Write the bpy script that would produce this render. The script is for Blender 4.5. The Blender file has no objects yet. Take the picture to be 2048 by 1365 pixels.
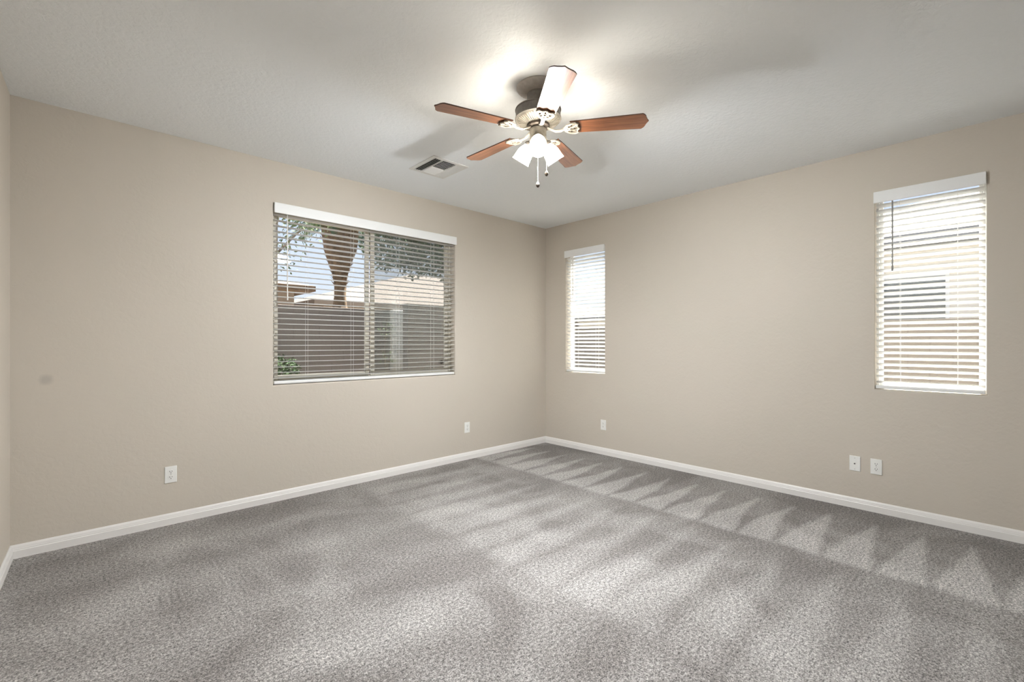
import bpy, bmesh, math, random
from mathutils import Vector, Matrix
PI = math.pi
sc = bpy.context.scene
C = sc.collection

# ------------------------------------------------------------------ camera
YA, XB, ZC, H = 4.006, 4.375, 2.74, 1.277        # back wall plane, right wall plane, ceiling, eye height
cam_d = bpy.data.cameras.new('camera')
cam = bpy.data.objects.new('camera', cam_d)
C.objects.link(cam)
cam_d.sensor_width = 36.0
cam_d.lens = 922.0 / 2048.0 * 36.0
cam_d.shift_y = 3.5 / 2048.0
cam_d.clip_start = 0.02
cam_d.clip_end = 400
cam.location = (0, 0, H)
cam.rotation_euler = (PI / 2, 0, math.radians(46.63 - 90))
sc.camera = cam

# ------------------------------------------------------------------ sky, sun, exposure
sc.view_settings.view_transform = 'Standard'
sc.view_settings.look = 'None'
sc.view_settings.gamma = 1.0
sc.view_settings.use_curve_mapping = False
sc.view_settings.exposure = 0.20

SKY = 1.15
SUN = 34.0
SHADE = 50.0         # radiance of the fan's frosted glass shades
BULB = 5900.0        # radiance of the bulbs inside them
LAMP_COL = (0.95, 1.0, 1.05)

w = bpy.data.worlds.new('sky')
sc.world = w
w.use_nodes = True
nt = w.node_tree
nt.nodes.clear()
o_ = nt.nodes.new('ShaderNodeOutputWorld')
bg = nt.nodes.new('ShaderNodeBackground')
tc = nt.nodes.new('ShaderNodeTexCoord')
sep = nt.nodes.new('ShaderNodeSeparateXYZ')
rp = nt.nodes.new('ShaderNodeValToRGB')
rp.color_ramp.elements[0].position = 0.0
rp.color_ramp.elements[0].color = (0.80, 0.84, 0.95, 1)
rp.color_ramp.elements[1].position = 0.6
rp.color_ramp.elements[1].color = (0.42, 0.58, 0.92, 1)
nt.links.new(tc.outputs['Generated'], sep.inputs[0])
nt.links.new(sep.outputs['Z'], rp.inputs[0])
nt.links.new(rp.outputs[0], bg.inputs[0])
bg.inputs[1].default_value = SKY
nt.links.new(bg.outputs[0], o_.inputs[0])

sd = bpy.data.lights.new('sun', 'SUN')
sun = bpy.data.objects.new('sun', sd)
C.objects.link(sun)
sd.energy = SUN
sd.angle = math.radians(0.6)
sd.color = (1.0, 0.97, 0.93)
sun.rotation_euler = Vector((0.55, 0.10, 0.83)).to_track_quat('Z', 'Y').to_euler()
sun.location = (12, 2, 18)


# ------------------------------------------------------------------ materials
def mat(name, col, rough=0.6, metal=0.0, spec=0.5, coat=0.0):
    m = bpy.data.materials.new(name)
    m.use_nodes = True
    b = m.node_tree.nodes['Principled BSDF']
    b.inputs['Base Color'].default_value = (*col, 1)
    b.inputs['Roughness'].default_value = rough
    b.inputs['Metallic'].default_value = metal
    b.inputs['Specular IOR Level'].default_value = spec
    b.inputs['Coat Weight'].default_value = coat
    return m


class N:
    """tiny node helper"""
    def __init__(s, m):
        s.t = m.node_tree
        s.b = s.t.nodes.get('Principled BSDF')

    def n(s, typ, **kw):
        nd = s.t.nodes.new(typ)
        for k, v in kw.items():
            if k in nd.inputs:
                nd.inputs[k].default_value = v
            else:
                setattr(nd, k, v)
        return nd

    def l(s, a, b):
        s.t.links.new(a, b)

    def math(s, op, a, b=None, c=None, clamp=False):
        nd = s.t.nodes.new('ShaderNodeMath')
        nd.operation = op
        nd.use_clamp = clamp
        for i, x in enumerate((a, b, c)):
            if x is None:
                continue
            if isinstance(x, (int, float)):
                nd.inputs[i].default_value = x
            else:
                s.l(x, nd.inputs[i])
        return nd.outputs[0]

    def mix(s, f, a, b):
        nd = s.t.nodes.new('ShaderNodeMix')
        nd.data_type = 'RGBA'
        for i, x in ((0, f), (6, a), (7, b)):
            if isinstance(x, (int, float)):
                nd.inputs[i].default_value = x
            elif isinstance(x, tuple):
                nd.inputs[i].default_value = (*x, 1)
            else:
                s.l(x, nd.inputs[i])
        return nd.outputs[2]

    def coord(s, kind='Object'):
        return s.n('ShaderNodeTexCoord').outputs[kind]

    def noise(s, vec, scale, detail=3, rough=0.5, dist=0.0):
        nd = s.n('ShaderNodeTexNoise', Scale=scale, Detail=detail, Roughness=rough, Distortion=dist)
        s.l(vec, nd.inputs['Vector'])
        return nd.outputs['Fac']

    def ramp(s, f, stops):
        nd = s.n('ShaderNodeValToRGB')
        cr = nd.color_ramp
        while len(cr.elements) < len(stops):
            cr.elements.new(0.5)
        for e, (p, c) in zip(cr.elements, stops):
            e.position = p
            e.color = (*c, 1) if isinstance(c, tuple) else (c, c, c, 1)
        s.l(f, nd.inputs[0])
        return nd.outputs[0]

    def bump(s, h, strength, dist):
        nd = s.n('ShaderNodeBump', Strength=strength, Distance=dist)
        s.l(h, nd.inputs['Height'])
        s.l(nd.outputs[0], s.b.inputs['Normal'])


def plaster(name, col, strength, scale=38.0, smudges=()):
    m = mat(name, col, 0.75, spec=0.25)
    n = N(m)
    v = n.coord()
    a = n.noise(v, scale, 4, 0.55, 0.6)
    h = n.ramp(a, [(0.38, 0.0), (0.60, 1.0)])
    n.bump(h, strength, 0.004)
    big = n.noise(v, 1.1, 2, 0.5)
    c = n.mix(n.math('MULTIPLY', big, 0.12), tuple(col), tuple(x * 0.82 for x in col))
    for (p, r, k) in smudges:
        d = n.n('ShaderNodeVectorMath', operation='DISTANCE')
        n.l(v, d.inputs[0])
        d.inputs[1].default_value = p
        f = n.ramp(n.math('ADD', d.outputs['Value'], n.math('MULTIPLY', n.noise(v, 30, 2), r * 0.5)),
                   [(r * 0.7, k), (min(1, r * 1.6), 0.0)])
        c = n.mix(f, c, (0.20, 0.19, 0.18))
    n.l(c, n.b.inputs['Base Color'])
    return m


M = {}
WALL = (0.608, 0.547, 0.468)
M['wall'] = plaster('beige_wall_paint', WALL, 0.12, 30, [((-0.136, YA, 1.051), 0.030, 0.30), ((-0.33, 2.55, 0.98), 0.05, 0.15)])
M['ceiling'] = plaster('white_ceiling_paint', (0.91, 0.93, 0.94), 0.24, 34)
M['trim'] = mat('white_trim_paint', (0.83, 0.80, 0.765), 0.4)
M['plate'] = mat('white_plastic', (0.86, 0.85, 0.81), 0.35)
M['dark'] = mat('dark_slot', (0.03, 0.03, 0.028), 0.7)
M['nickel'] = mat('screw_metal', (0.55, 0.53, 0.5), 0.35, 0.9)
M['valance'] = mat('white_blind_valance', (0.86, 0.855, 0.835), 0.4)
M['frame'] = mat('tan_aluminium_frame', (0.56, 0.52, 0.44), 0.5)
M['white_frame'] = mat('white_vinyl_frame', (0.88, 0.875, 0.86), 0.45)
M['track'] = mat('near_black_window_part', (0.05, 0.045, 0.04), 0.7)


def slat_mat():
    m = mat('white_blind_slat', (0.85, 0.845, 0.83), 0.38)
    n = N(m)
    tr = n.n('ShaderNodeBsdfTranslucent')
    tr.inputs[0].default_value = (0.85, 0.84, 0.82, 1)
    mx = n.n('ShaderNodeMixShader')
    mx.inputs[0].default_value = 0.62
    out = n.t.nodes['Material Output']
    n.l(n.b.outputs[0], mx.inputs[1])
    n.l(tr.outputs[0], mx.inputs[2])
    n.l(mx.outputs[0], out.inputs[0])
    return m


M['slat'] = slat_mat()


def glass_mat():
    m = mat('window_glass', (1, 1, 1), 0.0)
    n = N(m)
    tr = n.n('ShaderNodeBsdfTransparent')
    tr.inputs[0].default_value = (0.93, 0.95, 0.94, 1)
    gl = n.n('ShaderNodeBsdfGlossy')
    gl.inputs['Roughness'].default_value = 0.015
    geo = n.n('ShaderNodeNewGeometry')
    fr = n.n('ShaderNodeFresnel', IOR=1.5)      # the same reflectance on both faces of the pane
    n.l(n.math('MULTIPLY_ADD', geo.outputs['Backfacing'], 1 / 1.5 - 1.5, 1.5), fr.inputs['IOR'])
    mx = n.n('ShaderNodeMixShader')
    n.l(fr.outputs[0], mx.inputs[0])
    n.l(tr.outputs[0], mx.inputs[1])
    n.l(gl.outputs[0], mx.inputs[2])
    n.l(mx.outputs[0], n.t.nodes['Material Output'].inputs[0])
    return m


M['glass'] = glass_mat()


def screen_mat():
    m = mat('insect_screen_mesh', (0.36, 0.35, 0.32), 0.8)
    n = N(m)
    v = n.coord()
    s = n.n('ShaderNodeSeparateXYZ')
    n.l(v, s.inputs[0])
    wx = n.math('SINE', n.math('MULTIPLY', s.outputs[0], 2 * PI / 0.0085))
    wz = n.math('SINE', n.math('MULTIPLY', s.outputs[2], 2 * PI / 0.0085))
    f = n.math('MULTIPLY_ADD', n.math('MAXIMUM', wx, wz), 0.16, 0.22, clamp=True)
    tr = n.n('ShaderNodeBsdfTransparent')
    mx = n.n('ShaderNodeMixShader')
    n.l(f, mx.inputs[0])
    n.l(tr.outputs[0], mx.inputs[1])
    n.l(n.b.outputs[0], mx.inputs[2])
    n.l(mx.outputs[0], n.t.nodes['Material Output'].inputs[0])
    return m


M['screen'] = screen_mat()


def carpet_mat():
    m = mat('grey_carpet_pile', (0.3, 0.28, 0.27), 1.0, spec=0.05)
    n = N(m)
    v = n.coord()
    s = n.n('ShaderNodeSeparateXYZ')
    n.l(v, s.inputs[0])
    X, Y = s.outputs[0], s.outputs[1]
    wob = n.math('MULTIPLY_ADD', n.noise(v, 3.0, 3), 0.20, -0.10)
    wob2 = n.math('MULTIPLY_ADD', n.noise(v, 1.3, 2), 0.6, -0.3)
    # tracks left by the vacuum cleaner: wedges of brushed pile in bands along the right wall
    def tri(per, ph):
        t = n.math('ADD', n.math('MULTIPLY_ADD', Y, 1.0 / per, ph), n.math('MULTIPLY', wob2, 1.0))
        return n.math('PINGPONG', t, 0.5)      # 0..0.5

    def band(x0, x1, per, ph, k, soft=14.0, sharp=3.2):
        u = n.math('DIVIDE', n.math('SUBTRACT', n.math('ADD', X, n.math('MULTIPLY', wob, 0.4)), x0), x1 - x0)
        ins = n.math('MULTIPLY', n.math('MULTIPLY', u, 14.0, clamp=True), n.math('MULTIPLY', n.math('SUBTRACT', 1.0, u), soft, clamp=True))
        d = n.math('SUBTRACT', n.math('MULTIPLY', tri(per, ph), 2.0), n.math('ADD', u, wob))
        e = n.math('MULTIPLY_ADD', d, sharp, 0.5, clamp=True)
        return n.math('MULTIPLY', n.math('MULTIPLY', e, ins), k)
    b1 = band(3.20, 4.10, 0.252, 0.05, 1.0)
    b2 = band(1.75, 3.20, 0.28, 0.3, 0.50, 5.0, 1.8)
    b3 = band(-0.60, 1.80, 0.55, 0.1, 0.40, 4.0, 1.2)
    tr = n.math('ADD', n.math('ADD', b1, b2), b3)
    patch = n.ramp(n.noise(v, 1.6, 4, 0.6, 0.8), [(0.40, 0.0), (0.66, 1.0)])
    tot = n.math('ADD', n.math('MULTIPLY', tr, 0.68), n.math('MULTIPLY', patch, 0.45))
    base = n.mix(n.math('MULTIPLY', tot, 0.95, clamp=True), (0.192, 0.174, 0.161), (0.430, 0.405, 0.383))
    f1 = n.noise(v, 165, 2, 0.7)
    f2 = n.noise(v, 68, 2, 0.6)
    spk = n.math('ADD', n.math('MULTIPLY', f1, 0.62), n.math('MULTIPLY', f2, 0.38))
    g = n.ramp(spk, [(0.35, 0.10), (0.50, 0.90), (0.65, 2.05)])
    mul = n.n('ShaderNodeMix', data_type='RGBA', blend_type='MULTIPLY')
    mul.inputs[0].default_value = 1.0
    n.l(base, mul.inputs[6])
    n.l(g, mul.inputs[7])
    n.l(mul.outputs[2], n.b.inputs['Base Color'])
    n.b.inputs['Sheen Weight'].default_value = 0.15
    n.bump(spk, 0.7, 0.008)
    return m


M['carpet'] = carpet_mat()


def wood_mat():
    m = mat('cherry_blade_wood', (0.3, 0.12, 0.05), 0.32, spec=0.5, coat=0.5)
    n = N(m)
    v = n.coord()
    mp = n.n('ShaderNodeMapping')
    mp.inputs['Scale'].default_value = (1.5, 26, 10)
    n.l(v, mp.inputs[0])
    g = n.noise(mp.outputs[0], 2.2, 5, 0.6, 0.8)
    c = n.ramp(g, [(0.30, (0.135, 0.048, 0.020)), (0.52, (0.25, 0.095, 0.042)), (0.72, (0.35, 0.15, 0.07))])
    n.l(c, n.b.inputs['Base Color'])
    n.b.inputs['Coat Roughness'].default_value = 0.18
    return m


M['wood'] = wood_mat()
M['wood_edge'] = mat('dark_blade_edge', (0.07, 0.03, 0.018), 0.45)


def pewter(name, a, b, rough, metal):
    m = mat(name, a, rough, metal)
    n = N(m)
    g = n.noise(n.coord(), 40, 4, 0.6)
    n.l(n.mix(n.ramp(g, [(0.35, 0.0), (0.65, 1.0)]), a, b), n.b.inputs['Base Color'])
    return m


M['pewter'] = pewter('antique_pewter', (0.13, 0.115, 0.10), (0.18, 0.16, 0.14), 0.5, 0.3)
M['iron'] = pewter('aged_pale_metal', (0.24, 0.215, 0.18), (0.34, 0.31, 0.265), 0.45, 0.3)
M['canopy'] = pewter('pale_pewter', (0.50, 0.47, 0.43), (0.60, 0.565, 0.52), 0.55, 0.1)
M['bronze'] = mat('dark_bronze', (0.10, 0.08, 0.065), 0.4, 0.6)
M['chain'] = mat('chain_metal', (0.75, 0.72, 0.66), 0.35, 0.6)


def emit(name, col, s):
    m = bpy.data.materials.new(name)
    m.use_nodes = True
    n = N(m)
    e = n.n('ShaderNodeEmission')
    e.inputs[0].default_value = (*col, 1)
    e.inputs[1].default_value = s
    n.l(e.outputs[0], n.t.nodes['Material Output'].inputs[0])
    return m


M['shade'] = emit('lit_frosted_glass', (1.0, 0.93, 0.80), SHADE)
M['bulb'] = emit('lit_bulb', LAMP_COL, BULB)


def block_mat(name, col, bw=0.40, bh=0.20):
    m = mat(name, col, 0.9, spec=0.2)
    n = N(m)
    v = n.coord()
    br = n.n('ShaderNodeTexBrick', Scale=1.0)
    br.inputs['Brick Width'].default_value = bw
    br.inputs['Row Height'].default_value = bh
    br.inputs['Mortar Size'].default_value = 0.008
    br.inputs['Color1'].default_value = (*col, 1)
    br.inputs['Color2'].default_value = (*[c * 0.93 for c in col], 1)
    br.inputs['Mortar'].default_value = (*[c * 0.80 for c in col], 1)
    mp = n.n('ShaderNodeMapping')
    mp.inputs['Rotation'].default_value = (PI / 2, 0, 0)
    s = n.n('ShaderNodeSeparateXYZ')
    n.l(v, s.inputs[0])
    cb = n.n('ShaderNodeCombineXYZ')
    n.l(n.math('ADD', s.outputs[0], s.outputs[1]), cb.inputs[0])
    n.l(s.outputs[2], cb.inputs[1])
    n.l(cb.outputs[0], br.inputs['Vector'])
    nz = n.noise(v, 9, 4, 0.6)
    c = n.mix(n.math('MULTIPLY', nz, 0.35), br.outputs[0], tuple(x * 0.75 for x in col))
    n.l(c, n.b.inputs['Base Color'])
    n.bump(n.noise(v, 60, 3), 0.4, 0.01)
    return m


M['block'] = block_mat('tan_concrete_block', (0.20, 0.172, 0.150))
M['block_light'] = block_mat('pale_concrete_block', (0.20, 0.178, 0.158))
M['stucco'] = plaster('cream_stucco', (0.84, 0.78, 0.69), 0.5, 26)
M['tan_stucco'] = plaster('tan_stucco', (0.24, 0.19, 0.148), 0.5, 26)
M['sunlit_stripe'] = plaster('sunlit_stripe', (0.50, 0.47, 0.42), 0.5, 26)  # sunlight on the block wall, put into the slab's colour
M['fascia'] = mat('grey_fascia_paint', (0.20, 0.20, 0.205), 0.6)


def tile_mat():
    m = mat('clay_roof_tile', (0.4, 0.32, 0.26), 0.85, spec=0.2)
    n = N(m)
    v = n.coord()
    w1 = n.n('ShaderNodeTexWave', Scale=1.0)
    w1.wave_type = 'BANDS'
    w1.bands_direction = 'DIAGONAL'
    w1.inputs['Distortion'].default_value = 1.0
    n.l(v, w1.inputs['Vector'])
    nz = n.noise(v, 5, 4, 0.6)
    c = n.mix(nz, (0.11, 0.088, 0.072), (0.175, 0.145, 0.122))
    c2 = n.mix(n.math('MULTIPLY', w1.outputs['Fac'], 0.3), c, (0.24, 0.19, 0.16))
    n.l(c2, n.b.inputs['Base Color'])
    return m


M['tile'] = tile_mat()


def noisy(name, a, b, scale, rough=0.9):
    m = mat(name, a, rough, spec=0.2)
    n = N(m)
    n.l(n.mix(n.ramp(n.noise(n.coord(), scale, 4, 0.6), [(0.3, 0.0), (0.7, 1.0)]), a, b), n.b.inputs['Base Color'])
    return m


M['ground'] = noisy('yard_gravel', (0.30, 0.265, 0.23), (0.22, 0.195, 0.17), 18)
M['concrete'] = noisy('pale_concrete', (0.66, 0.63, 0.58), (0.56, 0.53, 0.49), 10)
M['bark'] = noisy('palm_boots_bark', (0.10, 0.066, 0.042), (0.20, 0.132, 0.080), 7)
M['twig'] = noisy('tree_bark', (0.16, 0.12, 0.09), (0.24, 0.19, 0.14), 12)
M['leaf_dark'] = noisy('dark_leaf', (0.030, 0.050, 0.022), (0.075, 0.11, 0.05), 4)
M['leaf'] = noisy('olive_leaf', (0.10, 0.14, 0.06), (0.20, 0.24, 0.12), 4)
M['frond'] = noisy('palm_frond', (0.05, 0.085, 0.045), (0.12, 0.17, 0.08), 4)
M['dark_glass'] = mat('dark_house_window', (0.10, 0.115, 0.125), 0.15, spec=0.6)
M['roof_under'] = mat('roof_boards', (0.45, 0.42, 0.38), 0.8)


# ------------------------------------------------------------------ mesh helpers
def obj(name, bm, m, parent=None, smooth=False, loc=None):
    me = bpy.data.meshes.new(name)
    bmesh.ops.recalc_face_normals(bm, faces=bm.faces)
    bm.to_mesh(me)
    bm.free()
    ms = m if isinstance(m, (list, tuple)) else [m]
    for x in ms:
        me.materials.append(x)
    if smooth:
        for p in me.polygons:
            p.use_smooth = True
        try:
            me.set_sharp_from_angle(angle=math.radians(35))
        except Exception:
            pass
    o = bpy.data.objects.new(name, me)
    C.objects.link(o)
    if parent:
        o.parent = parent
    if loc:
        o.location = loc
    return o


def tag(o, label, cat, group=None, kind=None):
    o['label'] = label
    o['category'] = cat
    if group:
        o['group'] = group
    if kind:
        o['kind'] = kind
    return o


def empty(name, loc, label=None, cat=None, group=None, rz=0.0):
    o = bpy.data.objects.new(name, None)
    C.objects.link(o)
    o.empty_display_size = 0.05
    o.location = loc
    o.rotation_euler = (0, 0, rz)
    if label:
        tag(o, label, cat, group)
    return o


def struct(o):
    o['kind'] = 'structure'
    return o


def box(bm, x0, x1, y0, y1, z0, z1, bev=0.0, seg=2, mi=0, mtx=None):
    r = bmesh.ops.create_cube(bm, size=1.0)
    vs = r['verts']
    for v in vs:
        v.co = Vector(((x0 + x1) / 2 + v.co.x * (x1 - x0), (y0 + y1) / 2 + v.co.y * (y1 - y0), (z0 + z1) / 2 + v.co.z * (z1 - z0)))
    if mtx is not None:
        for v in vs:
            v.co = mtx @ v.co
    fs = set(f for v in vs for f in v.link_faces)
    for f in fs:
        f.material_index = mi
    if bev > 0:
        es = list(set(e for v in vs for e in v.link_edges))
        bmesh.ops.bevel(bm, geom=es, offset=bev, segments=seg, profile=0.5, affect='EDGES')


def lathe(bm, prof, n=40, mtx=None, mod=None, close=False, mi=0):
    """prof: list of (r, z); mod(angle, i) multiplies the radius"""
    rings = []
    for i, (r, z) in enumerate(prof):
        if r < 1e-6:
            v = bm.verts.new((0, 0, z))
            rings.append([v])
        else:
            rings.append([bm.verts.new(((r * (mod(2 * PI * k / n, i) if mod else 1)) * math.cos(2 * PI * k / n),
                                        (r * (mod(2 * PI * k / n, i) if mod else 1)) * math.sin(2 * PI * k / n), z)) for k in range(n)])
    if mtx is not None:
        for rg in rings:
            for v in rg:
                v.co = mtx @ v.co
    pairs = list(zip(rings, rings[1:]))
    if close:
        pairs.append((rings[-1], rings[0]))
    for a, b in pairs:
        for k in range(n):
            k2 = (k + 1) % n
            if len(a) == 1 and len(b) == 1:
                continue
            if len(a) == 1:
                f = bm.faces.new((a[0], b[k], b[k2]))
            elif len(b) == 1:
                f = bm.faces.new((a[k], b[0], a[k2]))
            else:
                f = bm.faces.new((a[k], b[k], b[k2], a[k2]))
            f.material_index = mi


def tube(bm, pts, r, n=8, closed=False, flat=1.0, taper=None):
    pts = [Vector(p) for p in pts]
    m = len(pts)
    rings = []
    for i, p in enumerate(pts):
        if closed:
            t = pts[(i + 1) % m] - pts[i - 1]
        else:
            t = pts[min(i + 1, m - 1)] - pts[max(i - 1, 0)]
        t.normalize()
        up = Vector((0, 0, 1)) if abs(t.z) < 0.9 else Vector((1, 0, 0))
        sx = t.cross(up).normalized()
        sz = sx.cross(t).normalized()
        rr = r if taper is None else r * taper(i / max(1, m - 1))
        rings.append([bm.verts.new(p + sx * (rr * math.cos(2 * PI * k / n)) + sz * (rr * flat * math.sin(2 * PI * k / n))) for k in range(n)])
    for i in range(m if closed else m - 1):
        a, b = rings[i], rings[(i + 1) % m]
        for k in range(n):
            bm.faces.new((a[k], b[k], b[(k + 1) % n], a[(k + 1) % n]))
    if not closed:
        bm.faces.new(rings[0])
        bm.faces.new(list(reversed(rings[-1])))


def prism(bm, outline, z0, z1, f=None, mi=0, edge_mi=None):
    """outline [(x,y)] extruded from z0 to z1; f maps a Vector"""
    f = f or (lambda v: v)
    lo = [bm.verts.new(f(Vector((x, y, z0)))) for x, y in outline]
    hi = [bm.verts.new(f(Vector((x, y, z1)))) for x, y in outline]
    a = bm.faces.new(list(reversed(lo)))
    b = bm.faces.new(hi)
    a.material_index = b.material_index = mi
    n = len(outline)
    for i in range(n):
        q = bm.faces.new((lo[i], lo[(i + 1) % n], hi[(i + 1) % n], hi[i]))
        q.material_index = mi if edge_mi is None else edge_mi


def new():
    return bmesh.new()


# ------------------------------------------------------------------ room shell
TH = 0.16


def wall_with_holes(name, u_lo, u_hi, holes, f, fn):
    """u along the wall; f(u, d, z) -> world, d = depth into the wall; holes [(u0,u1,z0,z1)] with a soft plaster edge"""
    bm = new()
    us = sorted(set([u_lo, u_hi] + [x for h in holes for x in h[:2]]))
    zs = sorted(set([-0.02, ZC + 0.02] + [x for h in holes for x in h[2:]]))
    cache = {}

    def V(u, d, z):
        k = (round(u, 5), round(d, 5), round(z, 5))
        if k not in cache:
            cache[k] = bm.verts.new(f(*k))
        return cache[k]

    def solid(i, j):
        if not (0 <= i < len(us) - 1 and 0 <= j < len(zs) - 1):
            return None
        cu, cz = (us[i] + us[i + 1]) / 2, (zs[j] + zs[j + 1]) / 2
        return not any(h[0] < cu < h[1] and h[2] < cz < h[3] for h in holes)
    for i in range(len(us) - 1):
        for j in range(len(zs) - 1):
            if not solid(i, j):
                continue
            a, b, c, d = us[i], us[i + 1], zs[j], zs[j + 1]
            bm.faces.new((V(a, 0, c), V(b, 0, c), V(b, 0, d), V(a, 0, d)))
            bm.faces.new((V(a, TH, c), V(a, TH, d), V(b, TH, d), V(b, TH, c)))
            if not solid(i - 1, j):
                bm.faces.new((V(a, 0, c), V(a, 0, d), V(a, TH, d), V(a, TH, c)))
            if not solid(i + 1, j):
                bm.faces.new((V(b, 0, c), V(b, TH, c), V(b, TH, d), V(b, 0, d)))
            if not solid(i, j - 1):
                bm.faces.new((V(a, 0, c), V(a, TH, c), V(b, TH, c), V(b, 0, c)))
            if not solid(i, j + 1):
                bm.faces.new((V(a, 0, d), V(b, 0, d), V(b, TH, d), V(a, TH, d)))
    es = []
    for h in holes:
        for e in bm.edges:
            if all(any((vv - f(u, 0, z)).length < 1e-4 for u in h[:2] for z in h[2:]) for vv in (e.verts[0].co, e.verts[1].co)):
                es.append(e)
    if es:
        bmesh.ops.bevel(bm, geom=es, offset=0.010, segments=3, profile=0.5, affect='EDGES')
    o = obj(name, bm, M['wall'])
    return struct(o)


X0 = -0.285                      # left corner of the back wall
SK = 1.337 / 0.041               # the left wall runs slightly out of square
YF = -2.4                        # wall behind the camera
XL = X0 - (YA - YF) / SK         # left wall at that wall

WA = (1.150, 2.950, 0.935, 2.400)
WS = (3.090, 3.672, 0.920, 2.395)
WR = (0.060, 0.650, 0.928, 2.402)
wall_with_holes('wall_back', XL - TH, XB + TH, [WA], lambda u, d, z: Vector((u, YA + d, z)), 0)
wall_with_holes('wall_right', YF - TH, YA, [WS, WR], lambda u, d, z: Vector((XB + d, u, z)), 0)
bm = new()
prism(bm, [(X0, YA), (XL, YF), (XL - TH, YF), (X0 - TH, YA)], -0.02, ZC + 0.02)
struct(obj('wall_left', bm, M['wall']))
bm = new()
box(bm, XL - TH, XB, YF - TH, YF, -0.02, ZC + 0.02)
struct(obj('wall_front', bm, M['wall']))
bm = new()
box(bm, XL - TH, XB, YF - TH, YA, -0.15, 0.0)
struct(obj('floor', bm, M['carpet']))
bm = new()
box(bm, XL - TH, XB + TH, YF - TH, YA + TH, ZC, ZC + 0.12)
struct(obj('ceiling', bm, M['ceiling']))
bm = new()
E_ = 0.20
box(bm, XL - TH - E_, XB + TH + E_, YF - TH - E_, YA + TH + E_, ZC + 0.125, ZC + 0.26)
struct(obj('roof', bm, M['roof_under']))

# baseboards: ogee profile (d = out of the wall, z)
BP = [(0, 0), (0.014, 0), (0.014, 0.045), (0.0115, 0.049), (0.0115, 0.054), (0.010, 0.058), (0.008, 0.068), (0.005, 0.075), (0.003, 0.079), (0, 0.079)]


def baseboard(name, p0, p1, nrm, m0=0.0, m1=0.0):
    """mitred ends: end i is shifted along the run by m_i times the depth"""
    bm = new()
    p0, p1, nrm = Vector(p0), Vector(p1), Vector(nrm)
    t = (p1 - p0).normalized()
    a = [bm.verts.new(p0 + nrm * d + t * (d * m0) + Vector((0, 0, z))) for d, z in BP]
    b = [bm.verts.new(p1 + nrm * d - t * (d * m1) + Vector((0, 0, z))) for d, z in BP]
    n = len(BP)
    for i in range(n):
        bm.faces.new((a[i], b[i], b[(i + 1) % n], a[(i + 1) % n]))
    bm.faces.new(a)
    bm.faces.new(list(reversed(b)))
    return struct(obj(name, bm, M['trim']))


baseboard('baseboard_back', (X0, YA, 0), (XB, YA, 0), (0, -1, 0), 1, 1)
baseboard('baseboard_right', (XB, YA, 0), (XB, YF, 0), (-1, 0, 0), 1, 1)
nl = Vector((SK, -1, 0)).normalized()
baseboard('baseboard_left', (XL, YF, 0), (X0, YA, 0), nl, 1, 1)


# ------------------------------------------------------------------ windows
def frame_ring(bm, u0, u1, z0, z1, wd, d0, d1, f, bev=0.003):
    for (a, b, c, d) in ((u0, u0 + wd, z0, z1), (u1 - wd, u1, z0, z1), (u0 + wd, u1 - wd, z0, z0 + wd), (u0 + wd, u1 - wd, z1 - wd, z1)):
        p, q = f(a, d0, c), f(b, d1, d)
        box(bm, min(p.x, q.x), max(p.x, q.x), min(p.y, q.y), max(p.y, q.y), min(p.z, q.z), max(p.z, q.z), bev, 1)


def bx(bm, f, a, b, d0, d1, z0, z1, bev=0.0, seg=2):
    p, q = f(a, d0, z0), f(b, d1, z1)
    box(bm, min(p.x, q.x), max(p.x, q.x), min(p.y, q.y), max(p.y, q.y), min(p.z, q.z), max(p.z, q.z), bev, seg)


fA = lambda u, d, z: Vector((u, YA + d, z))
fB = lambda u, d, z: Vector((XB + d, u, z))


def window(name, hole, f, slider, m):
    u0, u1, z0, z1 = hole
    fw = 0.030 if slider else 0.018
    bm = new()
    frame_ring(bm, u0, u1, z0, z1, fw, 0.085, 0.158, f)
    root = struct(obj(name, bm, m))
    i0, i1, j0, j1 = u0 + fw, u1 - fw, z0 + fw, z1 - fw
    if slider:
        mid = 2.045
        for (a, b, d0) in ((i0, mid - 0.015, 0.128), (mid - 0.015, i1, 0.096)):
            s = new()
            frame_ring(s, a, b, j0, j1, 0.040, d0, d0 + 0.024, f)
            so = obj('sash', s, m, root)
            g = new()
            bx(g, f, a + 0.040, b - 0.040, d0 + 0.010, d0 + 0.014, j0 + 0.04, j1 - 0.04)
            obj('pane', g, M['glass'], so)
        t = new()
        bx(t, f, mid - 0.004, mid + 0.006, 0.121, 0.127, j0, j1)  # near-black strip filling the gap between the two sashes
        obj('gap_strip', t, M['track'], root)
        s = new()
        bx(s, f, mid + 0.006, i1 - 0.002, 0.150, 0.1515, j0, j1)
        sn = obj('insect_screen', s, M['screen'], root)
        k = new()
        lathe(k, [(0, 0), (0.018, 0), (0.022, 0.004), (0.018, 0.009), (0.008, 0.010), (0, 0.010)], 20,
              Matrix.Translation(f(i1 - 0.085, 0.095, j0 + 0.105)) @ Matrix.Rotation(PI / 2, 4, 'X'))
        obj('latch', k, M['track'], root, True)
    else:
        s = new()
        frame_ring(s, i0, i1, j0, j1, 0.020, 0.100, 0.130, f)
        so = obj('sash', s, m, root)
        g = new()
        bx(g, f, i0 + 0.020, i1 - 0.020, 0.112, 0.116, j0 + 0.020, j1 - 0.020)
        obj('pane', g, M['glass'], so)
    return root


window('window_1', WA, fA, True, M['frame'])
window('window_2', WS, fB, False, M['white_frame'])
window('window_3', WR, fB, False, M['white_frame'])


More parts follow.
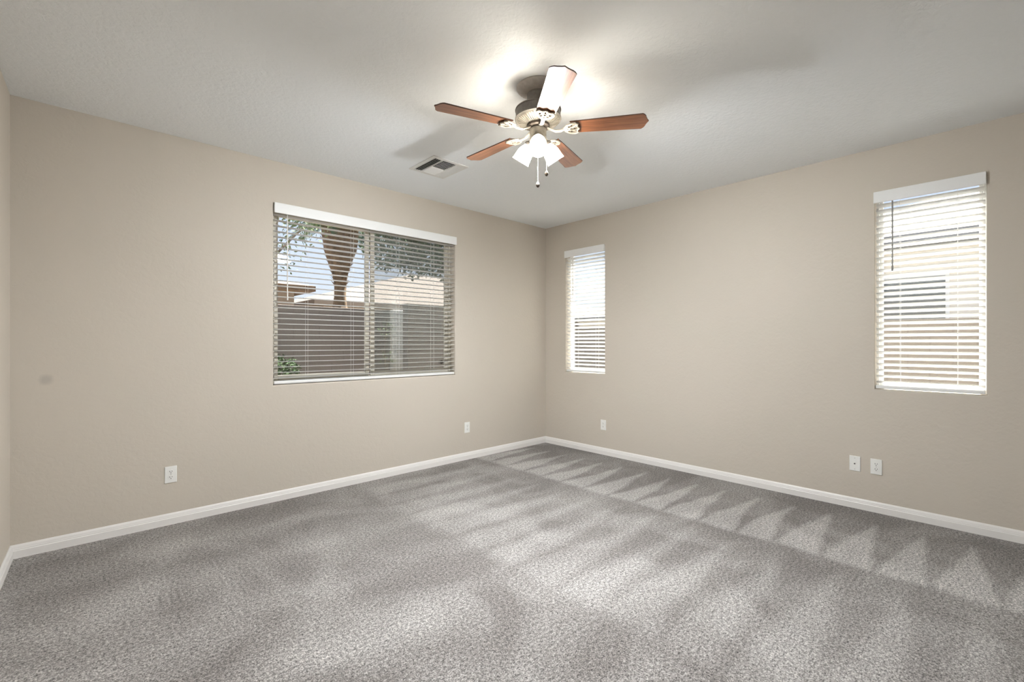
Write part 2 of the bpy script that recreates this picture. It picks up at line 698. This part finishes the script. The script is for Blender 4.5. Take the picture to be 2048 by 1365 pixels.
# ------------------------------------------------------------------ blinds
def blind(hole, f, tilt, label, wand_u, wand_len, cords, wand_mat, pitch=0.0442, sgn=1):
    u0, u1, z0, z1 = hole
    c = f((u0 + u1) / 2, 0, z0)
    root = empty('window_blind', c, label, 'blind', 'white horizontal blinds in the windows')
    inv = Matrix.Translation(-c)

    def part(name, bm, m, smooth=False, parent=root):
        bm.transform(inv)
        return obj(name, bm, m, parent, smooth)
    a, b = u0 + 0.006, u1 - 0.006
    v = new()
    bx(v, f, a - 0.004, b + 0.010, -0.022, -0.010, z1 - 0.078, z1 + 0.006, 0.004, 2)
    va = part('valance', v, M['valance'])
    for (e0, e1) in ((a - 0.004, a + 0.006), (b, b + 0.010)):
        e = new()
        bx(e, f, e0, e1, -0.0095, 0.0, z1 - 0.076, z1 + 0.004, 0.002, 1)
        part('valance_return', e, M['valance'], parent=va)
    v = new()
    bx(v, f, a, b, 0.008, 0.060, z1 - 0.050, z1 - 0.004, 0.003, 1)
    part('head_rail', v, M['valance'])
    # slats: crowned strips, inner edge at d = dc - 0.025
    s = new()
    dc, hw, th = 0.034, 0.0250, 0.0028
    zb = z0 + 0.042
    n = int((z1 - 0.085 - zb) / pitch) + 1
    ct, st = math.cos(tilt), math.sin(tilt)
    rnd = random.Random(3)
    for k in range(n):
        zc = zb + 0.012 + k * pitch
        sag = rnd.uniform(-0.0008, 0.0008)
        tl = tilt + rnd.uniform(-0.012, 0.012)
        ct, st = math.cos(tl), math.sin(tl)
        top, bot = [], []
        for q in range(7):
            x = -hw + 2 * hw * q / 6
            y = 0.0022 * (1 - (x / hw) ** 2)
            for lst, off in ((top, th / 2), (bot, -th / 2)):
                yy = y + off
                lst.append((dc + x * ct + yy * st, zc + sag - x * st + yy * ct))
        ring = top + bot[::-1]
        A = [s.verts.new(f(a, d, z)) for d, z in ring]
        B = [s.verts.new(f(b, d, z)) for d, z in ring]
        m = len(ring)
        for i in range(m):
            s.faces.new((A[i], B[i], B[(i + 1) % m], A[(i + 1) % m]))
        for side in (A, B):
            for i in range(6):
                s.faces.new((side[i], side[i + 1], side[m - 2 - i], side[m - 1 - i]))
    part('slats', s, M['slat'], True)
    r = new()
    bx(r, f, a, b, 0.009, 0.059, z0 + 0.006, z0 + 0.030, 0.005, 2)
    part('bottom_rail', r, M['valance'])
    for cu in cords:
        cb = new()
        for d in (dc - hw - 0.003, dc + hw + 0.003):
            tube(cb, [f(cu, d, z0 + 0.020), f(cu, d, z1 - 0.05)], 0.0008, 6)
        part('ladder_cord', cb, M['valance'])
    wb = new()
    p = f(wand_u, -0.002, z1 - 0.060)
    tube(wb, [p, p - Vector((0, 0, wand_len * 0.5)), p - Vector((0, 0, wand_len))], 0.0048, 8)
    wo = part('tilt_wand', wb, wand_mat)
    g = new()
    tube(g, [p - Vector((0, 0, wand_len)), p - Vector((0, 0, wand_len + 0.035))], 0.0065, 8)
    part('wand_grip', g, wand_mat, parent=wo)
    return root


M['wand'] = mat('clear_grey_wand', (0.30, 0.30, 0.29), 0.3)
M['wand_white'] = mat('white_wand', (0.78, 0.76, 0.72), 0.35)
blind(WA, fA, math.radians(2.0), 'widest white horizontal blind, slats open over the sliding window with palm outside',
      1.255, 0.68, (1.42, 1.82, 2.28, 2.68), M['wand_white'])
blind(WS, fB, math.radians(22), 'narrow white horizontal blind with slats tilted, nearest the room corner on right wall',
      3.555, 0.46, (3.22, 3.52), M['wand_white'])
blind(WR, fB, math.radians(22), 'white horizontal blind with tilted slats and dark wand, above the paired wall plates',
      0.545, 0.50, (0.505, 0.20), M['wand'])


# ------------------------------------------------------------------ outlets
def rounded(w_, h_, r, n=5):
    pts = []
    for (cx, cy, a0) in ((w_ / 2 - r, h_ / 2 - r, 0), (-w_ / 2 + r, h_ / 2 - r, 90), (-w_ / 2 + r, -h_ / 2 + r, 180), (w_ / 2 - r, -h_ / 2 + r, 270)):
        for k in range(n + 1):
            t = math.radians(a0 + 90 * k / n)
            pts.append((cx + r * math.cos(t), cy + r * math.sin(t)))
    return pts


def face_part(name, parent, outline, d0, d1, m, off=(0, 0)):
    # local frame: x along the wall, -y out of the wall, z up
    bm = new()
    prism(bm, [(x + off[0], y + off[1]) for x, y in outline], d0, d1, lambda v: Vector((v.x, -v.z, v.y)))
    return obj(name, bm, m, parent)


def plate_mesh():
    bm = new()
    box(bm, -0.035, 0.035, -0.006, 0.0, -0.0575, 0.0575)
    es = [e for e in bm.edges if all(v.co.y < -0.003 for v in e.verts)]
    bmesh.ops.bevel(bm, geom=es, offset=0.003, segments=3, profile=0.5, affect='EDGES')
    return bm


circ = lambda r, n=14: [(r * math.cos(2 * PI * k / n), r * math.sin(2 * PI * k / n)) for k in range(n)]


def outlet():
    root = empty('wall_outlet', (0, 0, 0), 'x', 'outlet', 'white duplex outlets on the walls')
    obj('cover_plate', plate_mesh(), M['plate'], root)
    for z in (0.0195, -0.0195):
        rc = face_part('receptacle', root, rounded(0.034, 0.029, 0.010), 0.0062, 0.0085, M['plate'], (0, z))
        for (dx, hh) in ((-0.0065, 0.009), (0.0065, 0.0075)):
            face_part('slot', rc, [(-0.0013, -hh / 2), (0.0013, -hh / 2), (0.0013, hh / 2), (-0.0013, hh / 2)], 0.0086, 0.0089, M['dark'], (dx, z + 0.004))
        face_part('ground_hole', rc, circ(0.0027), 0.0086, 0.0089, M['dark'], (0, z - 0.0075))
    face_part('screw', root, circ(0.003), 0.0062, 0.0075, M['nickel'])
    return root


def copy_tree(o, parent=None):
    c = o.copy()
    C.objects.link(c)
    c.parent = parent
    for ch in list(o.children):
        copy_tree(ch, c)
    return c


o1 = outlet()
spots = [((0.482, YA, 0.350), 0, 'white duplex outlet on the back wall, between left corner and wide window'),
         ((3.107, YA, 0.350), 0, 'white duplex outlet on the back wall just beyond the wide window, near the corner'),
         ((XB, 3.110, 0.338), -PI / 2, 'white duplex outlet on the right wall under the narrow window'),
         ((XB, 0.639, 0.343), -PI / 2, 'white duplex outlet on the right wall next to the cable plate')]
for i, (p, rz, lab) in enumerate(spots):
    o = o1 if i == 0 else copy_tree(o1)
    o.location = p
    o.rotation_euler = (0, 0, rz)
    o['label'] = lab
cx_ = empty('cable_plate', (XB, 0.770, 0.344), 'white wall plate with single dark cable jack, beside the duplex outlet', 'wall plate', rz=-PI / 2)
obj('cover_plate', plate_mesh(), M['plate'], cx_)
jk = face_part('cable_jack', cx_, circ(0.0062, 6), 0.0062, 0.013, M['nickel'])
face_part('jack_hole', jk, circ(0.0046), 0.0131, 0.0135, M['dark'])
for z in (0.042, -0.042):
    face_part('screw', cx_, circ(0.003), 0.0062, 0.0075, M['nickel'], (0, z))

# ------------------------------------------------------------------ ceiling vent
VX, VY = 2.195, 3.213
vent = empty('ceiling_vent', (VX, VY, ZC), 'white square metal air register with curved louvres, on the ceiling beside the fan', 'air vent')
VW, VH = 0.172, 0.186
bm = new()
for (a, b, c, d) in ((-VW, -VW + 0.034, -VH, VH), (VW - 0.034, VW, -VH, VH), (-VW + 0.034, VW - 0.034, -VH, -VH + 0.034), (-VW + 0.034, VW - 0.034, VH - 0.034, VH)):
    box(bm, a, b, c, d, -0.008, 0.0, 0.002, 1)
M['vent'] = mat('white_vent_enamel', (0.78, 0.77, 0.74), 0.4)
obj('frame', bm, M['vent'], vent)
bm = new()
box(bm, -VW + 0.03, VW - 0.03, -VH + 0.03, VH - 0.03, -0.0012, -0.0004)
obj('duct_opening', bm, M['dark'], vent)
ix, iy = VW - 0.034, VH - 0.034


def louvre(bm, p0, p1, out, wd=0.015, curl=0.0):
    """an angled curved blade from p0 to p1 (xy), throwing air towards out (xy)"""
    p0, p1, out = Vector((*p0, 0)), Vector((*p1, 0)), Vector((*out, 0))
    prof = [(0.0, -0.0016), (0.35, -0.0040), (0.7, -0.0075), (1.0, -0.0125)]
    t = (p1 - p0).normalized()
    lo = []
    for (q, z) in prof:
        o = out * (q * wd)
        lo.append((p0 + o + Vector((0, 0, z)) - t * (curl * q), p1 + o + Vector((0, 0, z))))
    vs = [[bm.verts.new(x) for x in r] + [bm.verts.new(x + Vector((0, 0, -0.0012))) for x in r] for r in lo]
    for r, s in zip(vs, vs[1:]):
        bm.faces.new((r[0], r[1], s[1], s[0]))
        bm.faces.new((r[3], r[2], s[2], s[3]))
        bm.faces.new((r[0], s[0], s[2], r[2]))
        bm.faces.new((r[1], r[3], s[3], s[1]))
    bm.faces.new((vs[0][0], vs[0][2], vs[0][3], vs[0][1]))
    bm.faces.new((vs[-1][0], vs[-1][1], vs[-1][3], vs[-1][2]))


side = 0.072
for sgn_, nm in ((-1, 'side_louvre'), (1, 'side_louvre')):
    for k in range(4):
        bm = new()
        x = sgn_ * (ix - side + 0.008 + k * 0.0175)
        louvre(bm, (x, -iy), (x, iy), (sgn_, 0))
        obj(nm, bm, M['vent'], vent)
for sg in (-1, 1):
    for k in range(6):
        bm = new()
        y = sg * (0.012 + k * 0.0225)
        louvre(bm, (-(ix - side - 0.006), y), (ix - side - 0.006, y), (0, sg), 0.017)
        obj('middle_louvre', bm, M['vent'], vent)
for x in (-(ix - side), ix - side):
    bm = new()
    box(bm, x - 0.003, x + 0.003, -iy, iy, -0.009, -0.0016)
    obj('divider', bm, M['vent'], vent)

# ------------------------------------------------------------------ ceiling fan
FX, FY, FZ = 1.923, 1.818, 2.74
fan = empty('ceiling_fan', (FX, FY, FZ), 'five-blade ceiling fan with cherry wood blades and three lit glass shades', 'ceiling fan')
# z below is local: 0 = ceiling
bm = new()
lathe(bm, [(0, 0), (0.122, 0), (0.124, -0.006), (0.118, -0.014), (0.098, -0.026), (0.080, -0.034), (0.066, -0.038), (0, -0.038)], 64,
      mod=lambda a, i: 1 + (0.012 * math.cos(32 * a) if i in (3, 4) else 0))
can = obj('canopy', bm, M['canopy'], fan, True)
bm = new()
lathe(bm, [(0, -0.0385), (0.062, -0.0385), (0.063, -0.044), (0.061, -0.118), (0, -0.118)], 40)
obj('mounting_neck', bm, M['pewter'], fan, True)
bm = new()
lathe(bm, [(0, -0.1185), (0.070, -0.1185), (0.118, -0.123), (0.130, -0.128), (0.132, -0.133), (0.128, -0.137), (0.128, -0.174), (0.132, -0.178), (0.133, -0.184), (0.127, -0.188), (0, -0.188)], 64)
mot = obj('motor_housing', bm, M['pewter'], fan, True)
bm = new()
lathe(bm, [(0.126, -0.1885), (0.122, -0.193), (0.100, -0.203), (0.080, -0.210), (0.064, -0.213), (0.0, -0.213)], 144,
      mod=lambda a, i: 1.0)
# raised radial ribs
for k in range(48):
    a = 2 * PI * k / 48
    mt = Matrix.Rotation(a, 4, 'Z')
    pts = [(0.121, -0.1945), (0.100, -0.2045), (0.080, -0.2115), (0.068, -0.2135)]
    vs = []
    for (r, z) in pts:
        wd = 0.0030 * r / 0.12
        vs.append([bm.verts.new(mt @ Vector((r, s_ * wd, z + dz))) for s_, dz in ((-1, 0.001), (-0.5, -0.003), (0.5, -0.003), (1, 0.001))])
    for p, q in zip(vs, vs[1:]):
        for j in range(3):
            bm.faces.new((p[j], p[j + 1], q[j + 1], q[j]))
obj('vent_plate', bm, M['iron'], mot, True)
bm = new()
lathe(bm, [(0, -0.2135), (0.062, -0.2135), (0.066, -0.218), (0.066, -0.228), (0.058, -0.234), (0, -0.234)], 40)
obj('flywheel', bm, M['bronze'], fan, True)

ZBL = -0.240                     # blade plane
PITCH = math.radians(9)


def blade_outline():
    r0, r1, w0, w1 = 0.178, 0.612, 0.050, 0.065
    half = [(r0 + 0.006, 0.0), (r0, 0.012), (r0 + 0.004, 0.026), (r0 + 0.010, 0.040), (r0 + 0.004, w0)]
    for k in range(1, 9):
        t = k / 9
        half.append((r0 + (r1 - 0.034 - r0) * t, w0 + (w1 - w0) * t))
    half += [(r1 - 0.036, w1), (r1 - 0.026, w1 - 0.008), (r1 - 0.018, w1 - 0.020), (r1 - 0.014, 0.030), (r1 - 0.008, 0.014), (r1, 0.0)]
    up_ = half
    dn = [(x, -y) for x, y in half[1:-1]][::-1]
    return up_ + dn


def make_blade(ang):
    # smaller-angle edge is higher
    mt = Matrix.Rotation(ang, 4, 'Z') @ Matrix.Translation((0, 0, ZBL)) @ Matrix.Rotation(-PITCH, 4, 'X')
    bm = new()
    prism(bm, blade_outline(), -0.003, 0.003, None, 0, 1)
    b = obj('blade', bm, [M['wood'], M['wood_edge']], fan)
    b.matrix_basis = mt
    # bracket: arm with scrolled loops under the blade root (blade frame)
    bm = new()
    inv = Matrix.Rotation(PITCH, 4, 'X')
    z0 = -0.010

    def loop(cx, cy, rx, ry, rot, r=0.0048, n=22):
        pts = []
        for k in range(n):
            t = 2 * PI * k / n
            x, y = rx * math.cos(t), ry * math.sin(t)
            pts.append((cx + x * math.cos(rot) - y * math.sin(rot), cy + x * math.sin(rot) + y * math.cos(rot), z0))
        tube(bm, pts, r, 8, True, 1.0)
    loop(0.205, 0.0, 0.026, 0.012, 0)
    loop(0.190, 0.024, 0.034, 0.0125, math.radians(24))
    loop(0.190, -0.024, 0.034, 0.0125, math.radians(-24))
    loop(0.164, 0.0, 0.013, 0.017, 0)
    for sg in (-1, 1):
        pts = [(0.150, sg * 0.010, z0), (0.166, sg * 0.030, z0), (0.190, sg * 0.044, z0), (0.214, sg * 0.047, z0), (0.228, sg * 0.038, z0), (0.222, sg * 0.020, z0), (0.236, 0.0, z0)]
        tube(bm, pts, 0.0055, 8)
    # back plate between bracket and blade
    prism(bm, [(0.160, -0.018), (0.200, -0.040), (0.222, -0.036), (0.226, 0.0), (0.222, 0.036), (0.200, 0.040), (0.160, 0.018)], -0.0078, -0.0034)
    arm = [inv @ Vector((0.055, 0, 0.004)), inv @ Vector((0.075, 0, -0.006)), inv @ Vector((0.100, 0, -0.017)), inv @ Vector((0.125, 0, -0.018)), Vector((0.150, 0, -0.012)), Vector((0.168, 0, -0.010))]
    tube(bm, arm, 0.011, 10, False, 0.55)
    ib = obj('blade_bracket', bm, M['iron'], b, True)
    s = new()
    for (x, y) in ((0.205, 0.0), (0.190, 0.026), (0.190, -0.026)):
        lathe(s, [(0, -0.0155), (0.0035, -0.0150), (0.0048, -0.0125), (0.0048, -0.0079), (0, -0.0079)], 12, Matrix.Translation((x, y, 0)))
    obj('bracket_screws', s, M['bronze'], b, True)
    return b


for k in range(5):
    make_blade(math.radians(-125.4 + 72 * k))

# light kit
bm = new()
lathe(bm, [(0, -0.2345), (0.040, -0.2345), (0.047, -0.240), (0.048, -0.262), (0.046, -0.286), (0.050, -0.292), (0.050, -0.312), (0.044, -0.326), (0.026, -0.336), (0.010, -0.340), (0, -0.341)], 40)
kit = obj('light_fitter', bm, M['iron'], fan, True)
AX = math.radians(-136.6)
TILT = math.radians(36)          # shade axis away from straight down
for k in range(3):
    a = AX + k * 2 * PI / 3
    base = Matrix.Rotation(a, 4, 'Z') @ Matrix.Translation((0.048, 0, -0.302)) @ Matrix.Rotation(-TILT, 4, 'Y')
    bm = new()
    lathe(bm, [(0, 0.018), (0.014, 0.016), (0.016, 0.0), (0.026, -0.006), (0.029, -0.012), (0.029, -0.022), (0, -0.022)], 24, base)
    hold = obj('shade_holder', bm, M['pewter'], kit, True)
    bm = new()
    prof = [(0.024, -0.023), (0.027, -0.030), (0.034, -0.040), (0.041, -0.054), (0.0455, -0.072), (0.0475, -0.092), (0.0495, -0.112), (0.0525, -0.122)]
    inner = [(r - 0.003, z) for r, z in prof[::-1]]
    lathe(bm, prof + inner, 32, base, lambda t, i: 1 + 0.010 * math.cos(8 * t), close=True)
    obj('lamp_shade', bm, M['shade'], kit, True).name = 'lamp_shade'
    bm = new()
    lathe(bm, [(0, -0.024), (0.012, -0.026), (0.013, -0.060), (0.022, -0.084), (0.024, -0.096), (0.020, -0.110), (0.010, -0.118), (0, -0.120)], 20, base)
    obj('bulb', bm, M['bulb'], kit, True)

RX, RY = 0.727, -0.687            # to the right as the room is seen on entering
for (off, dep, zb, lab) in ((-0.004, -0.050, -0.560, 'longer pull chain'), (0.050, 0.022, -0.470, 'shorter pull chain')):
    px, py = off * RX + dep * 0.687, off * RY + dep * 0.727
    bm = new()
    ztop = -0.290 if off < 0 else -0.300
    n = int((ztop - zb) / 0.006)
    tube(bm, [(px, py, ztop), (px, py, zb)], 0.0011, 6)
    for k in range(n):
        lathe(bm, [(0, 0.0019), (0.0019, 0), (0, -0.0019)], 6, Matrix.Translation((px, py, ztop - 0.006 * k)))
    ch = obj('pull_chain', bm, M['chain'], fan)
    ch['label'] = lab
    bm = new()
    lathe(bm, [(0, 0.003), (0.004, 0.001), (0.009, -0.007), (0.011, -0.015), (0.009, -0.023), (0.004, -0.029), (0, -0.030)], 18, Matrix.Translation((px, py, zb)))
    obj('pull_fob', bm, M['bronze'], ch, True)

# ------------------------------------------------------------------ outside
GZ = -0.25
bm = new()
box(bm, -40, 90, -40, 90, GZ - 0.3, GZ)
struct(obj('ground', bm, M['ground']))
bm = new()  # pale slab added out of view to bounce daylight towards the right-wall blinds
box(bm, XB + TH + 0.01, 7.39, -12, 5.6, GZ, GZ + 0.06)
struct(obj('side_bounce_slab', bm, M['concrete']))


def block_wall(name, x0, x1, y0, y1, top, m, label, cap=True):
    root = empty(name, ((x0 + x1) / 2, (y0 + y1) / 2, GZ), label, 'wall')
    o = Vector(root.location)
    bm = new()
    box(bm, x0 - o.x, x1 - o.x, y0 - o.y, y1 - o.y, 0, top - 0.05 - GZ)
    obj('block_courses', bm, m, root)
    bm = new()
    box(bm, x0 - 0.01 - o.x, x1 + 0.01 - o.x, y0 - 0.01 - o.y, y1 + 0.01 - o.y, top - 0.05 - GZ, top - GZ, 0.006, 1)
    obj('cap_course', bm, m, root)


block_wall('block_wall', -6.0, 7.19, 7.60, 7.75, 1.865, M['block'], 'tan concrete block wall behind the palm, outside the wide window')
block_wall('block_wall', 3.675, 5.9, 6.20, 6.35, 1.88, M['block'], 'shaded block wing wall outside the screened half of the wide window')
block_wall('block_wall', 7.40, 7.55, -9.0, 14.0, 1.563, M['block_light'], 'pale block wall along the side yard, outside the right wall')
bm = new()  # added slab, paler than the wall, standing in for a strip of sunlight
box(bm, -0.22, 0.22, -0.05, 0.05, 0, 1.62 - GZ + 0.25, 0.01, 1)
tag(obj('sunlit_stripe_slab', bm, M['sunlit_stripe'], loc=(4.345, 7.54, GZ)), 'added pale slab standing in for a sunlit stripe on the tan block wall', 'sunlit stripe')


def house(x0, x1, y0, y1, eave, rise, wall_m, label, ov=0.6, hip=None, windows=(), fas=None):
    root = empty('house', ((x0 + x1) / 2, (y0 + y1) / 2, GZ), label, 'house')
    o = Vector(root.location)
    bm = new()
    box(bm, x0 - o.x, x1 - o.x, y0 - o.y, y1 - o.y, 0, eave - 0.1 - GZ)
    wo = obj('wall', bm, wall_m, root)
    bm = new()
    a, b, c, d = x0 - ov - o.x, x1 + ov - o.x, y0 - ov - o.y, y1 + ov - o.y
    box(bm, a, b, c, d, eave - 0.1 - GZ, eave + 0.1 - GZ)
    obj('fascia', bm, fas or M['fascia'], root)
    bm = new()
    zb, zt = eave + 0.1 - GZ, eave + 0.1 + rise - GZ
    h = hip if hip is not None else min(b - a, d - c) / 2
    base = [bm.verts.new(p) for p in ((a, c, zb), (b, c, zb), (b, d, zb), (a, d, zb))]
    if (b - a) >= (d - c):
        m_ = (c + d) / 2
        r0, r1 = bm.verts.new((a + h, m_, zt)), bm.verts.new((b - h, m_, zt))
        for f in ((base[0], base[1], r1, r0), (base[1], base[2], r1), (base[2], base[3], r0, r1), (base[3], base[0], r0)):
            bm.faces.new(f)
    else:
        m_ = (a + b) / 2
        r0, r1 = bm.verts.new((m_, c + h, zt)), bm.verts.new((m_, d - h, zt))
        for f in ((base[0], base[1], r0), (base[1], base[2], r1, r0), (base[2], base[3], r1), (base[3], base[0], r0, r1)):
            bm.faces.new(f)
    bm.faces.new(base[::-1])
    obj('roof', bm, M['tile'], root)
    for (face, u0, u1, z0, z1) in windows:
        bm = new()
        if face == 'x':
            box(bm, x0 - 0.04 - o.x, x0 - 0.001 - o.x, u0 - o.y, u1 - o.y, z0 - GZ, z1 - GZ, 0.006, 1)
            wm = obj('window', bm, M['white_frame'], root)
            bm = new()
            box(bm, x0 - 0.05 - o.x, x0 - 0.041 - o.x, u0 + 0.05 - o.y, u1 - 0.05 - o.y, z0 + 0.05 - GZ, z1 - 0.05 - GZ)
        else:
            box(bm, u0 - o.x, u1 - o.x, y0 - 0.04 - o.y, y0 - 0.001 - o.y, z0 - GZ, z1 - GZ, 0.006, 1)
            wm = obj('window', bm, M['white_frame'], root)
            bm = new()
            box(bm, u0 + 0.05 - o.x, u1 - 0.05 - o.x, y0 - 0.05 - o.y, y0 - 0.041 - o.y, z0 + 0.05 - GZ, z1 - 0.05 - GZ)
        obj('pane', bm, M['dark_glass'], wm)
    return root


house(11.0, 22.0, -12.0, 6.0, 3.05, 2.0, M['stucco'], 'cream stucco neighbouring house across the side yard, with dark window',
      windows=[('x', 0.60, 2.30, 1.55, 2.50)])
house(-9.0, 6.1, 18.7, 30.0, 3.35, 1.6, M['tan_stucco'], 'tan house with low tiled roof, left of the palm behind block wall', fas=M['bark'])
house(7.8, 34.0, 20.2, 41.0, 3.0, 3.3, M['tan_stucco'], 'large house with broad tan hip roof, right of the palm behind wall', fas=M['tan_stucco'])
house(23.0, 33.0, 11.5, 18.2, 2.7, 1.4, M['stucco'], 'distant house seen through the narrow right window, over the side-yard wall',
      windows=[('x', 13.6, 15.6, 1.3, 2.2)])


def leaves(bm, c, rad, n, size, seed, sq=1.0, hollow=0.3):
    r = random.Random(seed)
    for _ in range(n):
        while True:
            p = Vector((r.uniform(-1, 1), r.uniform(-1, 1), r.uniform(-1, 1)))
            if hollow < p.length < 1:
                break
        p = Vector(c) + Vector((p.x * rad, p.y * rad, p.z * rad * sq))
        q = Vector((r.gauss(0, 1), r.gauss(0, 1), r.gauss(0, 1))).normalized()
        t = q.orthogonal().normalized()
        t.rotate(Matrix.Rotation(r.uniform(0, 6.28), 3, q))
        s_ = q.cross(t)
        L = size * r.uniform(0.6, 1.3)
        bm.faces.new([bm.verts.new(p + t * (L * x) + s_ * (L * y)) for x, y in ((0, 0), (0.5, 0.22), (1, 0), (0.5, -0.22))])


# palm: slim neck, bulging skirt of cut boots, fronds above
PX, PY = 4.99, 11.80
palm = empty('palm_tree', (PX, PY, GZ), 'tall palm with bulging brown trimmed trunk, behind the tan block wall', 'palm tree')
bm = new()
prof = [(0.34, 0.0), (0.32, 1.2), (0.26, 2.2), (0.17, 2.5), (0.145, 2.75), (0.15, 3.05), (0.20, 3.35), (0.30, 3.65), (0.40, 3.95), (0.44, 4.25), (0.46, 4.6), (0.40, 4.9), (0.22, 5.1), (0, 5.15)]
lathe(bm, prof, 30, mod=lambda a, i: 1 + 0.05 * math.cos(5 * a + i * 1.7))
r = random.Random(5)
for k in range(420):               # stubs of cut frond stems
    i = r.uniform(3.0, 4.9)
    a = r.uniform(0, 2 * PI)
    rad = 0.15
    for (p, q) in zip(prof, prof[1:]):
        if p[1] <= i <= q[1]:
            rad = p[0] + (q[0] - p[0]) * (i - p[1]) / (q[1] - p[1])
    b0 = Vector((rad * 0.94 * math.cos(a), rad * 0.94 * math.sin(a), i))
    dr = Vector((math.cos(a), math.sin(a), 0.9)).normalized()
    L = r.uniform(0.06, 0.15)
    sd_ = Vector((-math.sin(a), math.cos(a), 0))
    bm.faces.new([bm.verts.new(b0 - sd_ * 0.035), bm.verts.new(b0 + sd_ * 0.035), bm.verts.new(b0 + dr * L + sd_ * 0.012), bm.verts.new(b0 + dr * L - sd_ * 0.012)])
obj('trunk', bm, M['bark'], palm)
for k in range(26):
    a = 2 * PI * k / 26 + r.uniform(-0.1, 0.1)
    el = r.uniform(-0.35, 1.0)
    bm = new()
    L = r.uniform(0.9, 1.25)
    stem = []
    for j in range(9):
        t = j / 8
        stem.append(Vector((math.cos(a) * (0.25 + L * t * math.cos(el)), math.sin(a) * (0.25 + L * t * math.cos(el)), 4.95 + L * t * math.sin(el) - 0.55 * t * t)))
    tube(bm, stem, 0.02, 5, taper=lambda t: 1.2 - 0.9 * t)
    for j in range(2, 9):
        for sgm in (-1, 1):
            for h in (0.0, 0.25, 0.5, 0.75):
                p = stem[j].lerp(stem[j - 1], h)
                dv = (stem[j] - stem[j - 1]).normalized()
                sdv = Vector((-math.sin(a), math.cos(a), 0)) * sgm
                tip = p + (sdv * 0.75 + dv * 0.55 + Vector((0, 0, -0.25))).normalized() * 0.50
                bm.faces.new([bm.verts.new(p), bm.verts.new((p + tip) / 2 + dv * 0.022), bm.verts.new(tip), bm.verts.new((p + tip) / 2 - dv * 0.022)])
    obj('frond', bm, M['frond'], palm)


def tree(name, loc, label, clumps, trunk, leaf_m, seed, cat='tree'):
    root = empty(name, loc, label, cat)
    bm = new()
    for i, (c, rad, n, size) in enumerate(clumps):
        leaves(bm, c, rad, n, size, seed + i, 0.8)
    obj('foliage', bm, leaf_m, root)
    bm = new()
    for pts, rr in trunk:
        tube(bm, pts, rr, 7, taper=lambda t: 1.15 - 0.7 * t)
    obj('trunk', bm, M['twig'], root)
    return root


# dark broadleaf tree overhanging on the right half of the wide window
tree('broadleaf_tree', (6.7, 8.75, GZ), 'dark leafy tree spreading over the tan block wall, right of the palm',
     [((-1.6, 0.45, 3.7), 0.72, 1700, 0.12), ((-0.85, 0.15, 3.55), 0.64, 1400, 0.12), ((-0.2, 0.0, 3.9), 0.76, 1100, 0.12), ((-1.2, 0.3, 3.25), 0.40, 300, 0.10), ((-0.4, 0.1, 3.2), 0.38, 300, 0.10), ((-1.0, 0.1, 4.6), 1.0, 900, 0.12)],
     [([(0, 0, 0), (0.05, 0, 1.8), (-0.1, 0, 3.3), (-0.2, 0, 4.6)], 0.10), ([(-0.1, 0, 3.3), (-0.7, 0.12, 4.0), (-1.5, 0.4, 4.4)], 0.05)], M['leaf_dark'], 11)
# sparse olive tree at the left
tree('sparse_tree', (2.55, 9.25, GZ), 'thin olive-leaved tree above the block wall, left of the palm',
     [((0.4, 0, 3.65), 0.58, 260, 0.08), ((0.85, 0, 4.0), 0.46, 220, 0.08), ((0.15, 0, 4.2), 0.55, 260, 0.08), ((0.3, 0, 3.1), 0.32, 50, 0.07), ((0.7, 0, 4.7), 0.75, 380, 0.08)],
     [([(-0.30, 0, 0), (-0.25, 0, 2.0), (0.0, 0, 3.0), (0.25, 0, 4.2)], 0.05), ([(0, 0, 3.0), (0.5, 0, 3.6), (0.9, 0, 4.0)], 0.025)], M['leaf'], 41)
# shrub against the block wall at the window's left end
tree('shrub', (2.05, 7.05, GZ), 'dark green shrub growing against the tan block wall, below window left end',
     [((0.0, 0.05, 1.10), 0.34, 900, 0.06), ((-0.12, 0.05, 0.60), 0.40, 900, 0.06), ((0.20, 0.0, 0.80), 0.30, 500, 0.06)],
     [([(0, 0, 0), (0.02, 0, 0.4), (0.0, 0, 0.9)], 0.02)], M['leaf_dark'], 71, 'shrub')
# bare sapling by the sunlit-stripe slab
tree('sapling', (3.88, 7.30, GZ), 'thin bare sapling standing before the block wall, behind the insect screen',
     [((0, 0, 1.75), 0.16, 60, 0.05), ((0.03, 0, 1.25), 0.14, 35, 0.05)],
     [([(0, 0, 0), (0.02, 0, 0.8), (-0.02, 0, 1.4), (0.03, 0, 1.95)], 0.016), ([(0.0, 0, 1.0), (0.12, 0, 1.35), (0.10, 0, 1.8)], 0.009), ([(0.0, 0, 1.2), (-0.10, 0, 1.5), (-0.07, 0, 1.9)], 0.008)], M['leaf'], 91)
